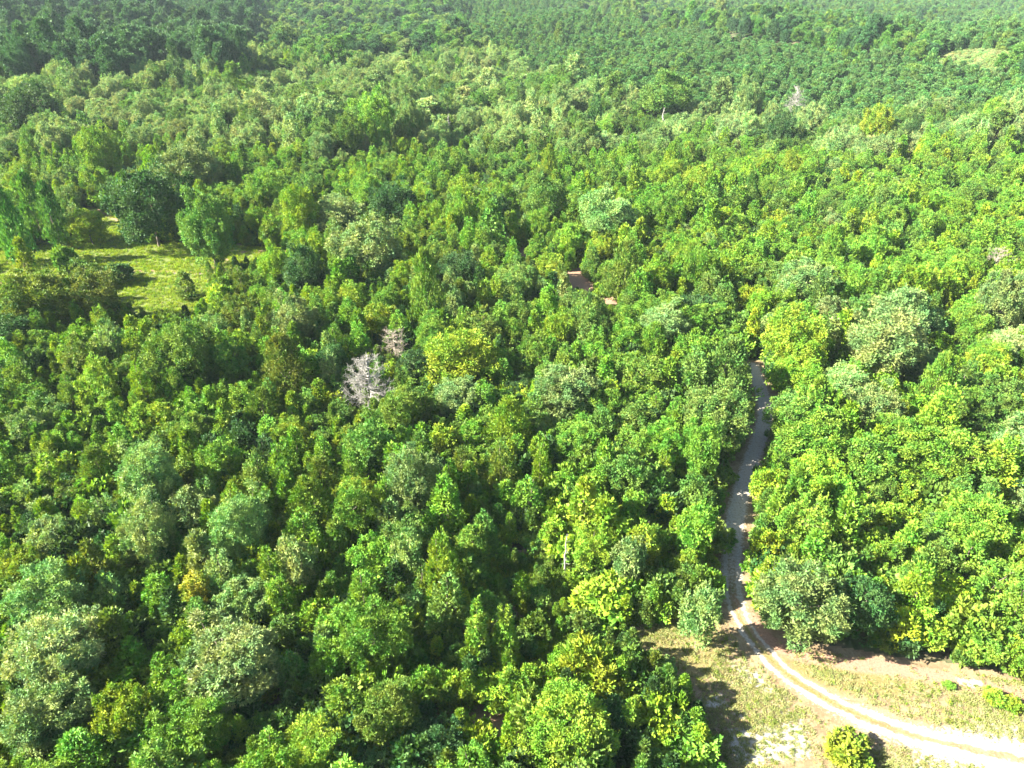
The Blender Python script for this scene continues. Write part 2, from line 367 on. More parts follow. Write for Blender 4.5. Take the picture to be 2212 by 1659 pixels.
# ------------------------------------------------------------------ the wood as it stands in the photograph: picture x, y of a crown's middle, its width and height, kind, tint
STAND = """
105 1295 150 160 W grey|127 1420 175 190 W pale|108 1550 180 150 W grey|265 1545 120 140 B lime|293 1645 40 50 S lime|67 1630 70 60 K yell|18 1500 70 100 B mid
533 1305 125 120 W grey|425 1400 95 140 B lime|500 1440 200 200 W grey|423 1285 70 110 B orng|520 1145 125 160 W grey|320 1036 120 160 W pale|318 1160 120 150 W grey
400 1185 95 80 B brig|185 1175 65 70 B brig|110 1165 95 110 B pale|8 1190 50 110 B brig|240 1285 75 110 B pale|300 1250 60 55 B lime|345 1290 70 90 B brig
643 1225 80 150 W pale|672 1105 135 150 C oliv|682 1330 75 85 B lime|615 1555 80 75 B mid|560 1580 70 70 B mid|690 1620 150 110 W lime|515 1640 60 50 K oliv|350 1395 75 80 B mid|615 1370 75 80 B mid
955 1230 95 225 C lime|880 1210 75 145 W pale|890 1050 112 170 W grey|1060 1365 115 200 F brig|1070 1480 115 100 B lime|985 1485 70 80 B lime|925 1480 75 90 B brig|1150 1460 60 70 B lime
812 1385 140 170 W brig|880 1305 85 70 B grey|835 1545 130 140 W oliv|955 1605 110 110 B dark|890 1635 80 60 K beig|805 1635 100 70 B pale|1100 1590 42 115 S lime
1230 1580 190 180 B lime|1272 1440 140 130 U lime|1215 1435 60 70 B lime|1435 1545 95 110 K lime|1490 1612 125 100 K brig|1420 1610 90 80 K lime|1322 1545 90 90 B dark|1222 1195 26 92 N none
1285 1190 85 125 B lime|1360 1215 75 130 W grey|1440 1100 50 130 B yell|1305 1300 125 85 K lime|1430 1305 75 70 K lime
1515 1330 92 165 W grey|1505 1150 85 190 W brig|1655 1180 62 150 B yell|1742 1130 115 130 B brig|1728 1305 180 180 W grey|1868 1318 120 135 B dark|1825 1215 100 85 B oliv|1900 1195 85 80 B lime
1950 1350 75 122 B yell|2005 1362 90 92 B lime|2040 1290 115 105 B yell|2100 1150 165 135 B brig|2150 1270 125 120 B brig|2130 1385 115 105 B brig|2195 1412 70 105 B lime|1925 1130 100 90 B lime
1832 1626 88 60 K lime|2050 1480 24 16 K brig|2150 1508 44 20 K lime|2185 1522 40 18 K lime|1440 1440 40 24 K grey
85 650 150 140 W oliv|200 640 115 125 B oliv|55 565 38 95 S lime|140 560 50 55 K brig|165 585 60 45 K mid|253 592 65 42 K dark|400 617 38 55 S mid|520 615 50 85 C oliv
240 755 65 130 W grey|383 775 140 165 B mid|500 790 90 105 B mid|615 800 115 150 C oliv|437 855 35 70 S lime|210 850 75 100 B lime|100 812 42 30 K yell|127 843 30 25 K yell
60 930 75 85 B grey|15 820 55 80 S emer|350 905 75 75 B yell|305 912 70 75 B lime|420 930 105 75 B brig|570 890 90 90 C oliv|640 975 52 95 S brig|480 1000 92 115 B brig|215 1020 100 115 C oliv
695 1040 95 110 C oliv|520 690 85 105 B oliv|640 700 100 120 B grey|600 580 80 90 B lime|660 590 90 115 B dark|735 612 42 95 S brig|310 705 70 36 K mid|30 720 110 90 B dark
797 830 122 150 D none|855 748 88 92 E none|758 600 50 85 S emer|920 625 82 160 C oliv|790 540 140 140 B grey|990 590 95 90 B dark|1060 600 70 55 B lime|1120 615 90 90 B mid
1350 590 92 130 C oliv|1050 715 72 85 B oliv|1110 720 62 65 B brig|1000 775 165 90 B lime|1160 770 72 85 B brig|1210 712 66 110 B lime|1280 700 90 120 B mid|1430 712 112 95 W grey
1220 850 132 125 W grey|1315 880 78 85 B brig|990 862 100 95 W pale|1100 922 115 105 C lime|1025 940 52 75 B brig|1250 960 110 100 B brig|1000 1010 80 110 C oliv|1085 1010 85 130 C oliv
1170 1020 62 150 C lime|1220 1055 60 125 B brig|1350 1030 112 115 B mid|1370 920 92 100 B mid|1390 820 100 95 B oliv|1455 800 42 72 S lime|800 970 105 125 B mid|780 930 42 62 S lime
920 892 72 92 C oliv|850 812 46 80 B yell|895 800 80 85 B dark|940 760 70 70 B mid|960 960 70 90 B lime
1572 805 125 125 C mid|1545 900 145 145 B mid|1515 975 90 140 W brig|1500 1070 72 90 B mid|1725 740 140 140 B lime|1720 815 112 90 B lime|1710 905 100 110 B mid|1625 715 32 90 S yell
1510 590 82 110 B brig|1640 660 52 82 B lime|1740 610 110 92 W grey|1960 690 132 130 B grey|1970 620 102 110 B lime|2065 652 52 45 K yell|2160 660 92 150 W grey|1910 752 172 140 W grey
2020 750 66 66 B lime|1825 842 112 85 W pale|1880 885 112 112 B grey|1995 795 72 82 W pale|1990 892 62 82 B lime|2060 882 72 92 B oliv|2165 752 92 72 W pale|2130 802 92 82 B lime|2150 865 115 100 B mid
1940 905 52 92 B yell|1760 945 170 120 B brig|1770 1035 125 110 B lime|1655 1050 62 110 B lime|2025 985 180 130 B brig|2120 940 90 80 B mid|2190 975 75 110 B pale|1955 1060 80 90 B lime|2085 1065 120 100 B mid|1865 1080 90 80 B oliv
63 235 110 110 B dark|320 443 158 165 B dark|450 500 112 150 B mid|190 490 75 72 B lime|20 485 55 150 Y emer|72 445 55 125 Y emer|110 462 46 125 Y emer|335 372 62 95 C lime|410 362 120 110 B grey
575 412 78 92 B brig|115 312 62 82 B pale|160 302 72 82 B grey|215 330 82 110 B lime|272 300 26 66 S brig|487 293 20 26 K yell|683 250 92 92 W pale|555 250 80 90 W pale
650 460 80 130 B lime|560 480 60 60 B lime|720 470 110 90 B grey|1000 470 70 100 B brig|1090 440 70 80 B brig|1180 440 90 110 B mid|930 470 60 80 B lime|850 440 90 90 B dark|1310 470 130 90 B grey
1065 490 55 100 S emer|1240 520 80 70 B brig|1300 540 70 60 B lime|1160 530 26 45 S brig|800 420 70 80 B brig
970 285 20 74 N none|1722 228 52 80 D none|1432 262 26 56 N none|805 265 85 120 B brig|1440 215 120 100 B mid|2150 560 60 60 E none
"""

# the sandy track, its middle line in the picture
TRACK_PX = [(2600, 1720), (2320, 1665), (2150, 1630), (2000, 1600), (1880, 1557), (1780, 1510), (1700, 1460), (1640, 1400), (1600, 1340), (1582, 1280), (1580, 1230), (1582, 1180), (1590, 1110), (1607, 1040), (1634, 965), (1653, 915), (1652, 870), (1640, 828), (1625, 790)]
TRACK = np.array([ground_at(*p) for p in TRACK_PX])
def resample(P, step):
    P = np.asarray(P, float)
    for _ in range(2):                                   # corner cutting
        Q = [P[0]]
        for a, b in zip(P[:-1], P[1:]): Q += [a * .75 + b * .25, a * .25 + b * .75]
        P = np.array(Q + [P[-1]])
    d = np.concatenate([[0], np.cumsum(np.linalg.norm(np.diff(P, axis=0), axis=1))])
    s = np.arange(0, d[-1], step)
    return np.stack([np.interp(s, d, P[:, 0]), np.interp(s, d, P[:, 1])], 1), s
TRACK_S, TRACK_U = resample(TRACK, 0.5)

# open ground, as outlines in the picture
OPEN_PX = {
    'sand': [(1348, 1385), (1420, 1336), (1530, 1345), (1560, 1300), (1600, 1290), (1640, 1370), (1720, 1400), (1850, 1420), (1960, 1440), (2080, 1452), (2240, 1480), (2600, 1560), (2700, 1760), (1480, 1800), (1550, 1650), (1510, 1560), (1470, 1480), (1415, 1430)],
    'meadow': [(85, 545), (170, 530), (380, 525), (520, 532), (640, 538), (640, 560), (520, 570), (440, 600), (470, 640), (440, 680), (300, 690), (250, 640), (150, 605), (60, 640), (-60, 650), (-60, 540)],
    'meadow_back': [(165, 455), (215, 448), (270, 480), (265, 500), (300, 530), (60, 540), (110, 520), (200, 510)],
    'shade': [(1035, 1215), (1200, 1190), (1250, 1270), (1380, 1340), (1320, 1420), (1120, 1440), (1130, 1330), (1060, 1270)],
    'dirt': [(1010, 1545), (1080, 1530), (1140, 1560), (1150, 1615), (1110, 1600), (1040, 1575), (975, 1583), (940, 1566)],
    'gap': [(1195, 590), (1260, 580), (1290, 640), (1350, 650), (1350, 672), (1270, 668), (1200, 625)],
    'gap_back': [(1105, 540), (1150, 535), (1155, 575), (1105, 580)],
    'red_gap': [(1360, 112), (1440, 108), (1450, 126), (1370, 130)],
}
OPEN = {k: np.array([ground_at(*p) for p in v]) for k, v in OPEN_PX.items()}
def inside(poly, x, y):
    x = np.asarray(x, float); y = np.asarray(y, float)
    c = np.zeros(x.shape, bool)
    for (x1, y1), (x2, y2) in zip(poly, np.roll(poly, -1, 0)):
        c ^= ((y1 > y) != (y2 > y)) & (x < (x2 - x1) * (y - y1) / (y2 - y1 + 1e-12) + x1)
    return c
def track_distance(x, y):
    x = np.atleast_1d(np.asarray(x, float)); y = np.atleast_1d(np.asarray(y, float))
    best = np.full(x.shape, 1e9)
    for p in TRACK_S[::2]: best = np.minimum(best, (x - p[0]) ** 2 + (y - p[1]) ** 2)
    return np.sqrt(best)
# spots of ground one must still see past the trees that fill the wood
SEE = [(px, py) for px, py in TRACK_PX[1:-1]] + [(1530, 1400), (1480, 1400), (1600, 1560), (1700, 1600), (1800, 1450), (2000, 1500), (2150, 1560), (1900, 1440), (2100, 1460), (1650, 1620), (1560, 1500), (1500, 1480)]
SEE += [(x, 560) for x in range(60, 440, 20)] + [(x, 590) for x in range(270, 440, 30)] + [(x, 640) for x in range(255, 440, 25)] + [(x, 665) for x in range(290, 430, 30)] + [(x, 615) for x in range(270, 460, 30)] + [(x, 545) for x in (540, 580)] + [(185, 455), (240, 475), (245, 500), (20, 560), (15, 600)]
SEE += [(1237, 605), (1130, 562), (1325, 660), (1130, 540), (1180, 1340), (1080, 1555), (1040, 1560), (1150, 1240), (1120, 1600)]
for _k, _st in (('meadow', 11), ('meadow_back', 12), ('red_gap', 10), ('shade', 22), ('sand', 22)):
    _q = np.array(OPEN_PX[_k], float); _c = _q.mean(0); _q = _c + (_q - _c) * .93
    _gx, _gy = np.meshgrid(np.arange(max(_q[:, 0].min(), -40), min(_q[:, 0].max(), 2240), _st), np.arange(_q[:, 1].min(), min(_q[:, 1].max(), 1650), _st))
    _ok = inside(_q, _gx, _gy); SEE += list(zip(_gx[_ok], _gy[_ok]))
SEE += [(x, np.interp(x, [1650, 1741, 1808, 1901, 2041, 2208], [1362, 1394, 1407, 1424, 1447, 1495])) for x in range(1650, 2215, 16)]
SEE += [picture_of(a, b, 0)[:2] for a, b in TRACK_S[::4] if b < 165]
SEE = np.array(SEE, float)

def solve(px, py, w, h, kind, z0=0.0):
    """position, crown radius and height of the tree whose crown fills that box of the picture"""
    d = ray(px, py)
    a, hp = w / 2 / FOC, h / 2 / FOC                      # per metre of depth
    n = np.linalg.norm(d); sn = -d[2] / n; cs = math.sqrt(1 - sn * sn)
    b = math.sqrt(max(hp * hp - (a * sn) ** 2, 0)) / cs
    lo, hi = {'B': (.75, 1.5), 'W': (.9, 1.9), 'C': (1.2, 2.4), 'S': (1.4, 3), 'F': (1.3, 2), 'V': (1.2, 2.2), 'P': (1.2, 2.5), 'Y': (1.4, 2.6), 'K': (.5, .95), 'U': (.5, .8), 'D': (.9, 1.7), 'E': (.7, 1.3), 'N': (1.5, 4)}[kind]
    b = min(max(b, lo * a), hi * a)
    clear = {'B': .15, 'W': .18, 'P': 1.2, 'Y': .3}.get(kind, .08)
    zc = b * (1 + clear)
    t = (CAM_H - z0) / (-d[2] + zc)
    return d[0] * t, d[1] * t, a * t, b * t * (2 + clear)

TREES = []            # dicts: x y R H kind tint hand
def put(x, y, R, H, kind, tint, hand): TREES.append(dict(x=x, y=y, R=R, H=H, kind=kind, tint=tint, hand=hand))
for line in STAND.strip().splitlines():
    for e in line.split('|'):
        px, py, w, h, kind, tint = e.split()
        x, y, R, H = solve(float(px), float(py), float(w), float(h), kind)
        if y > 300:
            z = float(height(x, y)); x, y, R, H = solve(float(px), float(py), float(w), float(h), kind, z)
        put(x, y, R, H, kind, tint, True)

# ------------------------------------------------------------------ the trees between them
HAND = np.array([picture_of(t['x'], t['y'], t['H'] * f) for t in TREES for f in ((.65, .35) if t['kind'] in 'DEN' else (.68,))])
CELL = 8.0
grid = {}
def remember(x, y, R): grid.setdefault((int(x // CELL), int(y // CELL)), []).append((x, y, R))
for t in TREES: remember(t['x'], t['y'], t['R'])
def free(x, y, R, f):
    cx, cy = int(x // CELL), int(y // CELL)
    for i in range(cx - 2, cx + 3):
        for j in range(cy - 2, cy + 3):
            for (a, b, q) in grid.get((i, j), ()):
                if (a - x) ** 2 + (b - y) ** 2 < (f * (R + q)) ** 2: return False
    return True
def hides(x, y, R, H):
    px, py, dep = picture_of(x, y, H * .55)
    w, h = R * FOC / dep * .95, (H * .5 * CP + R * .5) * FOC / dep * .95
    if H > 3.2 and np.any((HAND[:, 2] > dep + 1) & (((HAND[:, 0] - px) / (w * .85)) ** 2 + ((HAND[:, 1] - py) / (h * .85)) ** 2 < 1)): return True
    return bool(np.any(((SEE[:, 0] - px) / w) ** 2 + ((SEE[:, 1] - py) / h) ** 2 < 1))
OPEN_KEYS = ['sand', 'meadow', 'meadow_back', 'shade', 'dirt', 'gap', 'gap_back', 'red_gap']
def on_open(x, y):
    return any(bool(inside(OPEN[k], np.array([x]), np.array([y]))[0]) for k in OPEN_KEYS)

def region(px, py):
    """what grows where: kinds with weights, tints with weights, radius range, height over radius range"""
    edge = 58 + (px - 1440) * .15                                     # behind this line the land falls away
    wob = 14 * math.sin(px / 90) + 8 * math.sin(px / 37 + 1)
    if px > 1250 and py < edge:
        if py > edge - 9 - (px - 1250) * .012: return None
        if math.hypot((px - 2130) / 120, (py - 118) / 22) < 1: return [('B', 1)], [('beig', .5), ('pale', .5)], (2, 3), (1.2, 1.6)
        if py < edge - 42: return [('Y', .8), ('P', .2)], [('plan', .6), ('mid', .2), ('pine', .2)], (3.2, 4.6), (2.0, 3.2)
        return [('P', .55), ('B', .3), ('Y', .15)], [('pine', .35), ('emer', .2), ('mid', .2), ('grey', .25)], (3.4, 5.4), (2.2, 3.4)
    if px > 1000 and py < 255 + wob * .6 - max(0, 1500 - px) * .30 and py < 330:
        return [('Y', .93), ('P', .05), ('B', .02)], [('plan', .8), ('mid', .2)], (2.9, 4.3), (2.2, 2.9)
    if px < 560 and 165 + wob < py < 170 + wob: return None
    if py < 165 + wob and px < 560 - (py - 60) * .3:
        return [('P', .92), ('B', .08)], [('pine', .8), ('dark', .2)], (4.4, 6.4), (3.2, 4.3)
    if py < 130 + wob:
        return [('P', .6), ('B', .4)], [('pine', .4), ('emer', .15), ('mid', .2), ('grey', .2), ('brig', .05)], (3.8, 5.8), (2.3, 3.2)
    if py < 318 + wob:
        return [('B', .55), ('V', .14), ('W', .25), ('P', .06)], [('grey', .40), ('pale', .16), ('mid', .24), ('dark', .1), ('brig', .08), ('lime', .02)], (3.2, 6.2), (1.9, 3.0)
    if px > 1350 - (py - 330) * .25:
        return [('B', .34), ('V', .34), ('W', .10), ('C', .08), ('S', .14)], [('lime', .34), ('brig', .33), ('yell', .02), ('mid', .17), ('grey', .08), ('dark', .03), ('oliv', .03)], (2.1, 5.0), (1.9, 2.6)
    return [('B', .20), ('V', .38), ('W', .10), ('C', .14), ('S', .18)], [('mid', .28), ('brig', .27), ('lime', .14), ('oliv', .07), ('grey', .12), ('dark', .11), ('yell', .01)], (2.1, 4.3), (1.9, 2.7)
def stand(x, y, a, b):
    return .5 + .5 * math.sin(x / a + 1.7 * math.sin(y / b + .4)) * math.sin(y / (a * .8) + 1.3 * math.sin(x / b))
def pick(ws, bias=None):
    u = (rnd.random() if bias is None else .62 * bias + .38 * rnd.random()) * sum(w for _, w in ws)
    for k, w in ws:
        u -= w
        if u <= 0: return k
    return ws[-1][0]

cands = []
def scatter(y0, y1, tries, f):
    for _ in range(tries):
        y = math.sqrt(rnd.uniform(y0 * y0, y1 * y1))
        x = rnd.uniform(-1, 1) * (y * .86 + 30)
        z = float(height(x, y)) if y > 220 else 0.0
        px, py, dep = picture_of(x, y, z + 6)
        if dep < 5: continue
        reg = region(px, py)
        if reg is None: continue
        kinds, tints, rr, hr = reg
        kind = pick(kinds)
        R = rnd.uniform(*rr) * {'S': .5, 'C': .75, 'V': .75}.get(kind, 1)
        H = R * rnd.uniform(*hr) * {'S': 1.9, 'C': 1.4, 'V': 1.5, 'P': 1.15, 'Y': 1.05}.get(kind, 1)
        H *= .78 + .5 * stand(x, y, 19, 31)
        if rnd.random() < .05 and (y > 200 or track_distance(x, y)[0] > 20): R *= 1.2; H *= 1.35
        if not free(x, y, R, f): continue
        if y < 300:
            if on_open(x, y) or hides(x, y, R, H): continue
            if track_distance(x, y)[0] < R * .85 + 2.8: continue
            reach = H / math.tan(SUN_EL)                              # keep the open ground in the sun
            if any(bool(inside(OPEN[kk], np.array([x - SUN_AZ.x * reach * q]), np.array([y - SUN_AZ.y * reach * q]))[0]) for q in (.45, .8) for kk in ('sand', 'meadow')): continue
        remember(x, y, R)
        cands.append(dict(x=x, y=y, R=R, H=H, kind=kind, tint=pick(tints, stand(x + 300, y, 23, 37)) if rnd.random() < .75 else pick(tints), hand=False, z=z, px=px, py=py))
scatter(30, 130, 3500, .64)
scatter(130, 300, 12000, .64)
scatter(300, 620, 26000, .66)
scatter(620, 1250, 42000, .70)
scatter(1250, 2300, 26000, .9)

# at most 300 of a kind stand as things of their own, the largest in the picture; the rest is the mass behind
count = {}
for t in TREES: count[KIND_NAME[t['kind']][0]] = count.get(KIND_NAME[t['kind']][0], 0) + 1
LIMIT = {'broadleaf_tree': 298, 'cedar_tree': 70, 'sapling': 70, 'pine_tree': 24}
MASS = []
cands.sort(key=lambda t: t['y'] - 2 * t['R'])
for t in cands:
    px, py, dep = picture_of(t['x'], t['y'], t['z'] + t['H'] * .6)
    nm = KIND_NAME[t['kind']][0]
    seen = -60 < px < 2272 and -40 < py < 1720
    if seen and count.get(nm, 0) < LIMIT.get(nm, 0):
        count[nm] = count.get(nm, 0) + 1
        TREES.append(t)
    else: MASS.append(t)

# ------------------------------------------------------------------ labels: colour and form, then the landmark it stands by
MARKS = [("the sandy track's bend", 1585, 1310), ("the shaded stretch of track", 1590, 1110), ("the far end of the track", 1645, 835), ("the white dead tree", 797, 838), ("the brown bare dead shrub", 855, 752),
         ("the thin grey snag", 1222, 1185), ("the twin-spired tree", 1060, 1365), ("the tall lime cedar", 955, 1230), ("the grassy clearing", 280, 560), ("the pink dirt gap", 1237, 605), ("the red dirt verge", 1930, 1430),
         ("the open sandy ground", 1850, 1550), ("the orange tinged tree", 423, 1285), ("the lime spire sapling", 437, 855), ("the small reddish dirt patch", 1080, 1555), ("the big dark tree behind the clearing", 320, 443),
         ("the forked pale snag", 1432, 262), ("the slim far snag", 970, 285), ("the white topped snag", 1722, 232), ("the pine plantation's edge", 1900, 330), ("the photo's left edge", 20, 1050), ("the photo's left edge", 20, 1400),
         ("the photo's right edge", 2190, 700), ("the photo's right edge", 2190, 1000), ("the photo's lower left corner", 30, 1630), ("the photo's bottom edge", 560, 1640), ("the broad grey feathery tree", 1910, 752), ("the tallest pale feathery tree", 127, 1420)]
ORD = ["nearest", "second", "third", "fourth", "fifth", "sixth", "seventh", "eighth", "ninth", "tenth", "eleventh", "twelfth"]
FORM = {'B': 'broadleaf tree', 'W': 'feathery tree', 'C': 'cedar', 'S': 'sapling', 'F': 'twin-spired tree', 'V': 'upright tree', 'P': 'pine', 'Y': 'young pine', 'K': 'bush', 'U': 'bush with upright shoots', 'D': 'bare dead tree', 'E': 'bare dead shrub', 'N': 'thin bare snag'}
FIXED = {(955, 1230): "tall lime green cedar with a bare trunk foot, left of the twin-spired tree", (1060, 1365): "bright green tree with two pointed spires, left of the yellow grass",
         (797, 838): "white leafless dead tree with dense bare branches, largest of the dead trees", (855, 752): "brown leafless dead shrub just behind the white dead tree",
         (1222, 1185): "thin grey snag with a bare trunk, left of the track in the shade", (970, 285): "slim pale snag at the foot of the grey green far oaks", (1722, 232): "white bare treetop against the far pine plantation",
         (1432, 262): "pale bare snag below the dark far oak, under the plantation", (423, 1285): "orange and yellow tinged broadleaf tree above the big grey feathery tree", (437, 855): "small lime green pointed sapling beside a dark hollow",
         (320, 443): "big dark green broadleaf tree behind the grassy clearing", (1832, 1626): "small round lime green bush alone on the sand below the track", (1910, 752): "broad grey green feathery tree with a flat spreading crown",
         (1728, 1305): "pale grey green round tree right of the sandy track's bend", (127, 1420): "tallest pale grey feathery tree in the lower left", (1272, 1440): "lime green bush bristling with upright shoots, right of the twin-spired tree"}
fixed_of = {}
for line in STAND.strip().splitlines():
    pass
def label_parts(t):
    px, py, dep = picture_of(t['x'], t['y'], t['H'] * .6 + (t.get('z') or 0))
    t['px'], t['py'] = px, py
    w = t['R'] * FOC / dep
    q = t['R'] / {'B': 3.6, 'W': 3.8, 'C': 2.7, 'S': 1.5, 'P': 4, 'Y': 2.6, 'K': 2}.get(t['kind'], 3)
    size = 'large' if q > 1.25 else 'small' if q < .75 else 'tall' if t['H'] / t['R'] > 2.9 and t['kind'] in 'BW' else 'medium'
    best = min(MARKS, key=lambda m: math.hypot(m[1] - px, (m[2] - py) * 1.25) + (0 if math.hypot(m[1] - px, m[2] - py) > 12 else 1e4))
    dx, dy = px - best[1], (py - best[2]) * 1.25
    if 'edge' in best[0] and 'plantation' not in best[0] or 'corner' in best[0]: rel = 'near'
    elif abs(dx) > 1.6 * abs(dy): rel = 'left of' if dx < 0 else 'right of'
    elif abs(dy) > 1.6 * abs(dx): rel = 'beyond' if dy < 0 else 'this side of'
    else: rel = ('beyond and ' if dy < 0 else 'before and ') + ('left of' if dx < 0 else 'right of')
    t['key'] = f"{size} {TINT_WORD[t['tint']]} {FORM[t['kind']]} {rel} {best[0]}"
    t['far'] = math.hypot(dx, dy)
fixed_px = {}
i = 0
for line in STAND.strip().splitlines():
    for e in line.split('|'):
        v = e.split(); k = (int(v[0]), int(v[1]))
        if k in FIXED: TREES[i]['label'] = FIXED[k]
        i += 1
by_key = {}
for t in TREES:
    label_parts(t)
    if 'label' not in t: by_key.setdefault(t['key'], []).append(t)
for k, ts in by_key.items():
    ts.sort(key=lambda t: t['far'])
    for n, t in enumerate(ts):
        t['label'] = k if len(ts) == 1 else f"{k}, {ORD[n] + (' nearest' if n else '')} to it" if len(k.split()) <= 12 else f"{k}, {ORD[n]}"

# ------------------------------------------------------------------ each tree: an Empty at its foot > crown, trunk
def choose(kind, R, H):
    ps = PROTO[kind]
    best = sorted(ps, key=lambda p: abs(math.log(p[0] / R)) + rnd.uniform(0, .18))
    return best[0]
def tint_of(name, r=.14):
    c = TINT[name]; v = rnd.uniform(1 - r, 1 + r)
    return tuple(min(.8, c[i] * v * rnd.uniform(.92, 1.08)) for i in range(3)) + (1,)
for t in TREES:
    nm, cat = KIND_NAME[t['kind']]
    R0, H0, cm, tm = choose(t['kind'], t['R'], t['H'])
    e = bpy.data.objects.new(nm, None); COL.objects.link(e)
    e.empty_display_size = .5
    e.location = (t['x'], t['y'], float(height(t['x'], t['y'])))
    e.rotation_euler = (0, 0, rnd.uniform(-.95, .95) if t['kind'] != 'F' else .2)
    s = t['R'] / R0
    e.scale = (s, s * (rnd.choice((-1, 1)) if t['kind'] != 'F' else 1), t['H'] / H0)
    tag(e, t['label'], cat, GROUP[nm])
    c = link("bare_crown" if t['kind'] in 'DEN' else "crown", cm, e)
    c.color = tint_of(t['tint'])
    link("trunk", tm, e)

# ------------------------------------------------------------------ masses: one object each, copies of the crowns over its points
def mass(name, label, pts, protos, cat):
    """pts: rows x y z, scale xy, scale z, turn, tint rgb, which"""
    P = np.array(pts, float)
    me = bpy.data.meshes.new(name)
    me.vertices.add(len(P)); me.vertices.foreach_set("co", np.ascontiguousarray(P[:, :3], np.float32).ravel())
    def vec(an, d):
        a = me.attributes.new(an, 'FLOAT_VECTOR', 'POINT'); a.data.foreach_set("vector", np.ascontiguousarray(d, np.float32).ravel())
    flip = np.random.default_rng(5).choice([-1.0, 1.0], len(P))
    vec("size", np.stack([P[:, 3], P[:, 3] * flip, P[:, 4]], 1)); vec("turn", np.stack([0 * P[:, 5], 0 * P[:, 5], P[:, 5]], 1))
    a = me.attributes.new("tint", 'FLOAT_COLOR', 'POINT')
    a.data.foreach_set("color", np.ascontiguousarray(np.concatenate([P[:, 6:9], np.ones((len(P), 1))], 1), np.float32).ravel())
    a = me.attributes.new("which", 'INT', 'POINT'); a.data.foreach_set("value", P[:, 9].astype(np.int32))
    o = link(name, me)
    tag(o, label, cat, None, 'stuff')
    g = bpy.data.node_groups.new(name, 'GeometryNodeTree')
    g.interface.new_socket("Geometry", in_out='INPUT', socket_type='NodeSocketGeometry')
    g.interface.new_socket("Geometry", in_out='OUTPUT', socket_type='NodeSocketGeometry')
    N, L = g.nodes, g.links
    gi, go = N.new("NodeGroupInput"), N.new("NodeGroupOutput")
    jn = N.new("GeometryNodeJoinGeometry")
    for p in protos[::-1]:
        oi = N.new("GeometryNodeObjectInfo"); oi.inputs["Object"].default_value = p
        oi.inputs["As Instance"].default_value = False
        sm = N.new("GeometryNodeSetMaterial"); sm.inputs["Material"].default_value = FOLIAGE_FAR
        ti = N.new("GeometryNodeGeometryToInstance")
        L.new(oi.outputs["Geometry"], sm.inputs["Geometry"]); L.new(sm.outputs[0], ti.inputs[0]); L.new(ti.outputs[0], jn.inputs[0])
    ip = N.new("GeometryNodeInstanceOnPoints")
    L.new(gi.outputs[0], ip.inputs["Points"]); L.new(jn.outputs[0], ip.inputs["Instance"])
    ip.inputs["Pick Instance"].default_value = True
    def named(an, ty, sock):
        n = N.new("GeometryNodeInputNamedAttribute"); n.data_type = ty; n.inputs["Name"].default_value = an
        L.new(n.outputs["Attribute"], sock)
    named("which", 'INT', ip.inputs["Instance Index"])
    named("size", 'FLOAT_VECTOR', ip.inputs["Scale"])
    n = N.new("GeometryNodeInputNamedAttribute"); n.data_type = 'FLOAT_VECTOR'; n.inputs["Name"].default_value = "turn"
    e2 = N.new("FunctionNodeEulerToRotation"); L.new(n.outputs["Attribute"], e2.inputs[0]); L.new(e2.outputs[0], ip.inputs["Rotation"])
    L.new(ip.outputs[0], go.inputs[0])
    md = o.modifiers.new("spread", 'NODES'); md.node_group = g
    return o

crown_objects = {}
for o in bpy.data.objects:
    if o.parent and o.name.split('.')[0] == 'crown': crown_objects.setdefault(o.data.name, o)
def sources(kinds):
    out = []
    for k in kinds:
        for (R0, H0, cm, tm) in PROTO[k]:
            if cm.name in crown_objects: out.append((k, R0, H0, crown_objects[cm.name]))
    return out
def forest_mass(name, label, kinds):
    src = sources(kinds); rows = []
    for t in MASS:
        if t['kind'] not in kinds: continue
        opt = [i for i, s in enumerate(src) if s[0] == t['kind']]
        if not opt: opt = list(range(len(src)))
        opt.sort(key=lambda i: abs(math.log(src[i][1] / t['R'])) + rnd.uniform(0, .5))
        i = opt[0]; c = tint_of(t['tint'])
        rows.append((t['x'], t['y'], t['z'], t['R'] / src[i][1], t['H'] / src[i][2], rnd.uniform(-.8, .8), *c[:3], i))
    if rows: mass(name, label, rows, [s[3] for s in src], 'forest')
    return len(rows)
n1 = forest_mass("broadleaf_forest", "mixed grey green and lime broadleaf forest filling the middle distance", 'BWCSV')
n2 = forest_mass("pine_forest", "blue green pine forest and plantation reaching to the hazy far edge", 'PY')

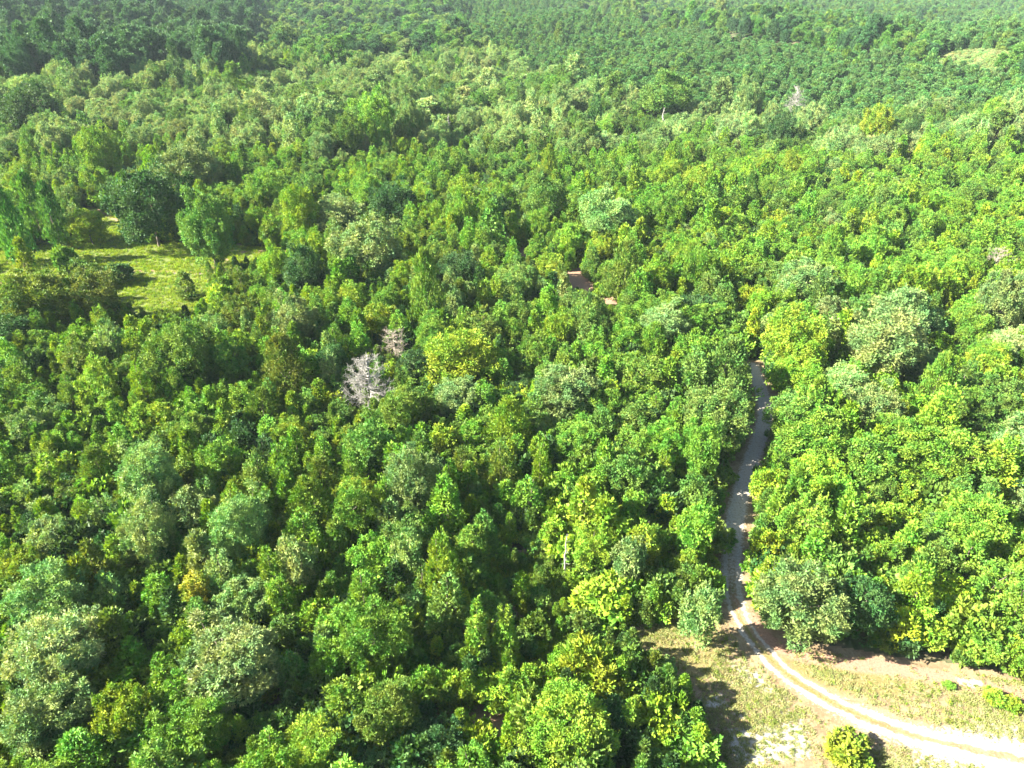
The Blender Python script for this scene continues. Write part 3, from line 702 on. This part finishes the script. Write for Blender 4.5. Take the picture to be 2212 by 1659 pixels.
# undergrowth on the forest floor
src = sources('KS')
rows = []
ugrid = {}
for _ in range(34000):
    y = math.sqrt(rnd.uniform(28 ** 2, 300 ** 2)); x = rnd.uniform(-1, 1) * (y * .82 + 22)
    s = rnd.uniform(.5, 1.25) if rnd.random() < (.66 if y < 140 else .80) else rnd.uniform(1.2, 2.1)
    k = (int(x // 2), int(y // 2))
    if any((a - x) ** 2 + (b - y) ** 2 < 1.3 ** 2 for i in (-1, 0, 1) for j in (-1, 0, 1) for a, b in ugrid.get((k[0] + i, k[1] + j), ())): continue
    hard = [kk for kk in OPEN_KEYS if bool(inside(OPEN[kk], np.array([x]), np.array([y]))[0])]
    if hard and hard[0] != 'shade': continue
    if y < 190 and track_distance(x, y)[0] < 3.2: continue
    if hard: s *= .55
    if not hard and hides(x, y, 1.7 * s, 2.6 * s): continue
    ugrid.setdefault(k, []).append((x, y))
    tn = pick([('mid', .34), ('brig', .28), ('dark', .14), ('oliv', .06), ('lime', .18)])
    c = tint_of(tn, .25)
    w = rnd.randrange(len(src))
    if src[w][0] == 'S': s = min(s, 1.0) * .8
    rows.append((x, y, 0 if y < 220 else float(height(x, y)), s, s * rnd.uniform(.7, 1.3), rnd.uniform(0, 6.28), *c[:3], w))
mass("undergrowth", "tangled green undergrowth covering the shaded forest floor", rows, [s[3] for s in src], 'undergrowth')
n3 = len(rows)

# ------------------------------------------------------------------ ground
def floor_material():
    k = Nodes("forest_floor")
    pos = k.new("ShaderNodeNewGeometry").outputs["Position"]
    c = k.mix(k.ramp(k.noise(.12, 4, .6, pos), .4, .62), (.045, .075, .018), (.13, .10, .055))
    c = k.mix(k.ramp(k.noise(1.3, 4, .65, pos), .45, .7), c, (.03, .045, .015))
    p = k.new("ShaderNodeBsdfPrincipled"); p.inputs["Roughness"].default_value = 1
    k.link(c, p.inputs["Base Color"]); k.link(p.outputs[0], k.out.inputs[0])
    return k.m
xs = np.concatenate([np.linspace(-6000, -1300, 12), np.linspace(-1200, 1200, 121), np.linspace(1300, 6000, 12)])
ys = np.concatenate([np.linspace(-1500, -20, 10), np.linspace(0, 1500, 101), np.linspace(1540, 8000, 40)])
X, Y = np.meshgrid(xs, ys)
Z = height(X, Y)
nx, ny = len(xs), len(ys)
I = np.arange(nx * ny).reshape(ny, nx)
F = np.stack([I[:-1, :-1], I[:-1, 1:], I[1:, 1:], I[1:, :-1]], -1).reshape(-1, 4)
gr = link("ground", mesh_from("ground", np.stack([X, Y, Z], -1).reshape(-1, 3), F, floor_material()))
tag(gr, "dark earth and grass of the forest floor", "ground", None, 'structure')

def open_material(name="open_ground", ruts=False):
    k = Nodes(name)
    pos = k.new("ShaderNodeNewGeometry").outputs["Position"]
    sand, red, grass, lush = (k.attr(a).outputs["Fac"] for a in ("sand", "red", "grass", "lush"))
    n1, n2, n3 = k.noise(.55, 5, .65, pos), k.noise(2.6, 4, .7, pos), k.noise(8, 3, .7, pos)
    n4 = k.noise(3.2, 6, .8, pos)
    c = k.mix(k.ramp(n1, .38, .62), (0.174, 0.121, 0.063), (0.243, 0.190, 0.105))                       # dry straw and tan soil
    g = k.math('ADD', grass, k.math('MULTIPLY', k.math('SUBTRACT', n2, .5), 1.1))
    green = k.mix(k.ramp(n3, .35, .65), (0.112, 0.110, 0.022), (0.200, 0.160, 0.055))
    c = k.mix(k.ramp(g, .35, .62), c, green)
    l = k.math('ADD', lush, k.math('MULTIPLY', k.math('SUBTRACT', n1, .5), .9))
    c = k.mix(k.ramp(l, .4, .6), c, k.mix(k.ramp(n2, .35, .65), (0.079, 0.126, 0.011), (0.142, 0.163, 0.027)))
    r = k.math('ADD', red, k.math('MULTIPLY', k.math('SUBTRACT', n2, .5), 1.3))
    c = k.mix(k.ramp(r, .42, .70), c, k.mix(n3, (.22, .105, .065), (.32, .215, .145)))
    s = k.math('ADD', sand, k.math('MULTIPLY', k.math('SUBTRACT', n2, .5), 1.2))
    c = k.mix(k.ramp(s, .42, .68), c, k.mix(n3, (0.327, 0.285, 0.226), (0.421, 0.395, 0.348)))
    c = k.mix(k.ramp(n4, .46, .70), c, k.mix(1.0, c, (.62, .60, .50), 'MULTIPLY'))
    c = k.mix(k.ramp(k.noise(5.5, 4, .8, pos), .55, .75), c, (0.328, 0.273, 0.172))
    if ruts:
        across, wear = k.attr("across").outputs["Fac"], k.attr("wear").outputs["Fac"]
        across = k.math('ADD', across, k.math('MULTIPLY', k.math('SUBTRACT', k.noise(.30, 3, .6, pos), .5), .7))
        wear = k.math('ADD', wear, k.math('MULTIPLY', k.math('SUBTRACT', k.noise(.22, 3, .6, pos), .5), .35))
        d = k.math('ABSOLUTE', k.math('SUBTRACT', k.math('ABSOLUTE', across), .5))        # nought in the middle of each rut
        nr = k.noise(1.1, 5, .7, pos)
        e = k.math('SUBTRACT', k.math('ADD', wear, k.math('MULTIPLY', k.math('SUBTRACT', nr, .5), .8)), d)
        worn = k.mix(k.ramp(n4, .35, .65), (0.242, 0.215, 0.172), (0.406, 0.382, 0.335))
        c = k.mix(k.ramp(e, -.07, .12), c, worn)
    p = k.new("ShaderNodeBsdfPrincipled"); p.inputs["Roughness"].default_value = 1
    k.link(c, p.inputs["Base Color"])
    bp = k.new("ShaderNodeBump"); bp.inputs["Strength"].default_value = .6; bp.inputs["Distance"].default_value = .12
    k.link(n2, bp.inputs["Height"]); k.link(bp.outputs[0], p.inputs["Normal"])
    k.link(p.outputs[0], k.out.inputs[0])
    return k.m
OPEN_MAT = open_material()
def dist_poly(poly, x, y):
    best = np.full(x.shape, 1e9)
    for a, b in zip(poly, np.roll(poly, -1, 0)):
        d = b - a; L2 = d @ d + 1e-9
        t = np.clip(((x - a[0]) * d[0] + (y - a[1]) * d[1]) / L2, 0, 1)
        best = np.minimum(best, (x - a[0] - t * d[0]) ** 2 + (y - a[1] - t * d[1]) ** 2)
    s = np.sqrt(best)
    return np.where(inside(poly, x, y), s, -s)
def px_poly(pts): return np.array([ground_at(*p) for p in pts])
def px_line(pts, x, y, w):
    P = px_poly(pts); best = np.full(x.shape, 1e9)
    for a, b in zip(P[:-1], P[1:]):
        d = b - a; t = np.clip(((x - a[0]) * d[0] + (y - a[1]) * d[1]) / (d @ d), 0, 1)
        best = np.minimum(best, (x - a[0] - t * d[0]) ** 2 + (y - a[1] - t * d[1]) ** 2)
    return np.clip(1.3 - np.sqrt(best) / w, 0, 1)
def blob(pts, x, y, w): return smooth(-w, w, dist_poly(px_poly(pts), x, y))
def ground_marks(name, x, y):
    td = track_distance(x, y)
    sand = np.zeros(len(x)); red = np.zeros(len(x)); grass = np.full(len(x), .22); lush = np.zeros(len(x))
    if name == "clearing":
        _, py, _ = picture_of(x, y, 0)
        sand = np.clip(1.05 - td / np.interp(py, [1250, 1400, 1600], [2.9, 2.8, 4.6]), 0, 1) * np.interp(py, [1250, 1400, 1600], [.95, .56, .75])  # sand plus painted brightening: wooded stretch kept paler to offset the shade there
        for b, w, v in (([(2000, 1560), (2240, 1540), (2700, 1600), (2700, 1760), (1900, 1700)], 2, .62), ([(1490, 1512), (1560, 1495), (1580, 1530), (1500, 1535)], .8, .75), ([(1560, 1570), (1740, 1555), (1760, 1640), (1590, 1660)], 1.5, .8),
                        ([(1560, 1420), (1640, 1450), (1720, 1530), (1620, 1490)], 1.2, .7), ([(1575, 1535), (1625, 1540), (1600, 1560)], .6, .7), ([(1650, 1500), (1760, 1560), (1700, 1570)], 1, .6), ([(2060, 1462), (2130, 1470), (2120, 1490), (2070, 1480)], .7, .8)):
            sand = np.maximum(sand, blob(b, x, y, w) * v)
        red = np.maximum(px_line([(1625, 1335), (1660, 1385), (1720, 1412), (1850, 1437), (1960, 1450), (2060, 1468), (2240, 1515), (2500, 1590)], x, y, 1.7) * .80, blob([(1470, 1490), (1560, 1480), (1600, 1520), (1490, 1560)], x, y, 1.2) * .6)
        red = np.maximum(red, blob([(1480, 1540), (1600, 1500), (1720, 1560), (1700, 1640), (1560, 1640)], x, y, 3) * .5)
        red = np.maximum(red, px_line([(1590, 1290), (1615, 1340)], x, y, 1.4) * .7)
        red = np.maximum(red, px_line([(1885, 1428), (1925, 1437)], x, y, 1.0) * 1.1)
        grass = np.maximum(grass, blob([(1650, 1410), (1760, 1420), (1950, 1450), (2050, 1480), (1960, 1520), (1820, 1510), (1720, 1470)], x, y, 2) * .58)
        grass = np.maximum(grass, blob([(1330, 1372), (1430, 1330), (1560, 1345), (1590, 1440), (1480, 1480), (1400, 1420)], x, y, 2) * .55)
        lush = np.maximum(lush, blob([(1640, 1400), (1700, 1430), (1780, 1490), (1740, 1490)], x, y, 1.5) * .6)
        red = np.maximum(red, blob(OPEN_PX['dirt'], x, y, 1) * .55)
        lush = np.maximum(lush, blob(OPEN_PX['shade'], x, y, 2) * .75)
    elif name == "meadow":
        lush[:] = .75; grass[:] = .9
        red = np.maximum(px_line([(255, 587), (330, 585), (440, 590), (520, 545), (640, 540)], x, y, 1.3) * .9, px_line([(165, 456), (215, 455), (270, 484)], x, y, 1.8) * .8)
        red = np.maximum(red, px_line([(-60, 560), (30, 560), (60, 600), (-40, 615)], x, y, 3) * .8)
        sand = px_line([(260, 588), (440, 592)], x, y, .8) * .7
    else:
        red[:] = .72; sand[:] = .15
    return sand, red, grass, lush
def open_sheet(name, label, keys, step, grow):
    polys = [OPEN[k] for k in keys]
    al = np.concatenate(polys + ([TRACK_S[TRACK_S[:, 0] < 90]] if name == 'clearing' else [])); lo, hi = al.min(0) - grow - 1, al.max(0) + grow + 1
    xs = np.arange(lo[0], hi[0], step); ys = np.arange(lo[1], hi[1], step)
    X, Y = np.meshgrid(xs, ys)
    D = np.max([dist_poly(p, X, Y) for p in polys], 0)
    D = np.maximum(D, 3.6 - track_distance(X.ravel(), Y.ravel()).reshape(X.shape)) if name == "clearing" else D
    keep = D > -grow
    nx, ny = len(xs), len(ys)
    I = np.arange(nx * ny).reshape(ny, nx)
    ok = keep[:-1, :-1] & keep[:-1, 1:] & keep[1:, 1:] & keep[1:, :-1]
    F = np.stack([I[:-1, :-1], I[:-1, 1:], I[1:, 1:], I[1:, :-1]], -1)[ok]
    used = np.unique(F); remap = np.full(nx * ny, -1); remap[used] = np.arange(len(used))
    x, y = X.ravel()[used], Y.ravel()[used]
    sand, red, grass, lush = ground_marks(name, x, y)
    me = mesh_from(name, np.stack([x, y, height(x, y) + .02], 1), remap[F], OPEN_MAT, {"sand": sand, "red": red, "grass": grass, "lush": lush})
    o = link(name, me)
    tag(o, label, "ground", None, 'structure')
    return o
open_sheet("clearing", "open ground of dry grass, red dirt and pale sand", ['sand', 'shade', 'dirt'], .3, 1.5).name = "clearing_ground"
open_sheet("meadow", "yellow green grass clearing with a dirt line across it", ['meadow', 'meadow_back'], .7, 2).name = "meadow_ground"
open_sheet("gap", "pink dirt showing in a gap between crowns", ['gap', 'gap_back'], .7, 1.5).name = "dirt_ground"

tang = unit(np.gradient(TRACK_S, axis=0)); side = np.stack([-tang[:, 1], tang[:, 0]], 1)
halfw = 1.75
cols = np.linspace(-1, 1, 9)
V = (TRACK_S[:, None] + side[:, None] * (cols * halfw)[None, :, None])
zz = np.full(V.shape[:2], .03) - .0 * V[..., 0]
V = np.concatenate([V, zz[..., None]], -1)
m, n = V.shape[:2]
I = np.arange(m * n).reshape(m, n)
F = np.stack([I[:-1, :-1], I[1:, :-1], I[1:, 1:], I[:-1, 1:]], -1).reshape(-1, 4)
_, pyv, _ = picture_of(TRACK_S[:, 0], TRACK_S[:, 1], 0)
wear = np.interp(pyv, [800, 1000, 1250, 1330, 1450, 1600, 1700], [.19, .19, .19, .16, .19, .27, .33])
sand, red, grass, lush = ground_marks("clearing", V[..., 0].ravel(), V[..., 1].ravel())
grass = np.maximum(grass, np.tile(np.clip(1 - np.abs(cols) / .3, 0, 1), m) * np.repeat(np.interp(pyv, [1100, 1300, 1500, 1650], [.1, .75, .75, .3]), n))
sand = sand * np.where(np.tile(np.abs(cols), m) < .3, np.repeat(np.interp(pyv, [1150, 1300], [.85, .5]), n), 1)
tr = link("track", mesh_from("track", V.reshape(-1, 3), F, open_material("sandy_track", True), {"sand": sand, "red": red, "grass": grass, "lush": lush, "across": np.tile(cols, m), "wear": np.repeat(wear, n)}))
tag(tr, "pale sandy two-rut track curving from the clearing into the wood", "track", None, 'structure')

# grass and weeds of the open ground
def tuft_mesh(seed, blades, hgt):
    r = np.random.default_rng(seed)
    T = np.zeros((blades, 3)); T[:, :2] = r.normal(size=(blades, 2)) * .22
    A = unit(np.stack([r.normal(size=blades) * .45, r.normal(size=blades) * .45, np.ones(blades)], 1))
    N = r.normal(size=(blades, 3)); N = unit(N - A * np.sum(N * A, 1, keepdims=True))
    return crown_mesh("grass_tuft", [(T, A, N, hgt * r.uniform(.5, 1.2, blades), np.full(blades, .09), r.uniform(0, 1, blades))])
rows = []
for key, num, hs in (('sand', 15000, (.3, .8)), ('meadow', 5200, (.6, 1.5)), ('meadow_back', 900, (.6, 1.4)), ('shade', 1800, (.8, 1.8))):
    P = OPEN[key]; lo, hi = P.min(0), P.max(0)
    hi = np.minimum(hi, [95, 400])
    x = rng.uniform(lo[0], hi[0], num * 3); y = rng.uniform(lo[1], hi[1], num * 3)
    ok = inside(P, x, y); x, y = x[ok][:num], y[ok][:num]
    td = track_distance(x, y)
    RED = px_line([(1625, 1335), (1660, 1385), (1720, 1412), (1850, 1437), (1960, 1450), (2060, 1468), (2240, 1515), (2500, 1590)], x, y, 1.6)
    clump = np.sin(x * .5 + 1) * np.sin(y * .43) + np.sin(x * .21 - y * .3)
    for i in range(len(x)):
        if key == 'sand' and RED[i] > .35 and rnd.random() < .8: continue
        if key == 'sand' and (td[i] < 2.0 + rnd.random() or clump[i] < rnd.uniform(-1.9, 1.0)): continue
        tn = pick([('lime', .06), ('oliv', .08), ('beig', .86)] if key == 'sand' else [('lime', .5), ('yell', .35), ('brig', .15)] if key != 'shade' else [('mid', .5), ('lime', .3), ('brig', .2)])
        c = tint_of(tn, .2); s = rnd.uniform(*hs)
        rows.append((x[i], y[i], .0, s, s * rnd.uniform(.6, 1.1), rnd.uniform(0, 6.28), *c[:3], 0))
def grass_patch():
    me = tuft_mesh(3, 26, .62)
    P = np.array(rows)
    src = bpy.data.objects.new("grass_tuft", me); COL.objects.link(src)
    src.location = (float(P[0, 0]), float(P[0, 1]), 0); src.color = (.2, .22, .03, 1)
    tag(src, "single tuft of grass at the clearing's edge", "grass", None, 'stuff')
    return mass("grass", "tufts of green and straw coloured grass over the open ground", rows, [src], 'grass')
grass_patch()

# ------------------------------------------------------------------ haze
def haze():
    k = Nodes("haze")
    v = k.new("ShaderNodeVolumePrincipled")
    v.inputs["Color"].default_value = (.76, .93, 1.0, 1)
    v.inputs["Density"].default_value = .000055
    v.inputs["Anisotropy"].default_value = .0
    k.link(v.outputs[0], k.out.inputs["Volume"])
    x0, x1, y0, y1, z0, z1 = -6200, 6200, -1700, 8300, -60, 130
    V = np.array([(x, y, z) for z in (z0, z1) for y in (y0, y1) for x in (x0, x1)], float)
    F = np.array([(0, 2, 3, 1), (4, 5, 7, 6), (0, 1, 5, 4), (2, 6, 7, 3), (0, 4, 6, 2), (1, 3, 7, 5)])
    o = link("haze", mesh_from("haze", V, F, k.m))
    tag(o, "thin pale blue summer haze over the far forest", "haze", None, 'stuff')
haze()
print("THINGS", len(TREES), count, "MASS", n1, n2, n3, "GRASS", len(rows))
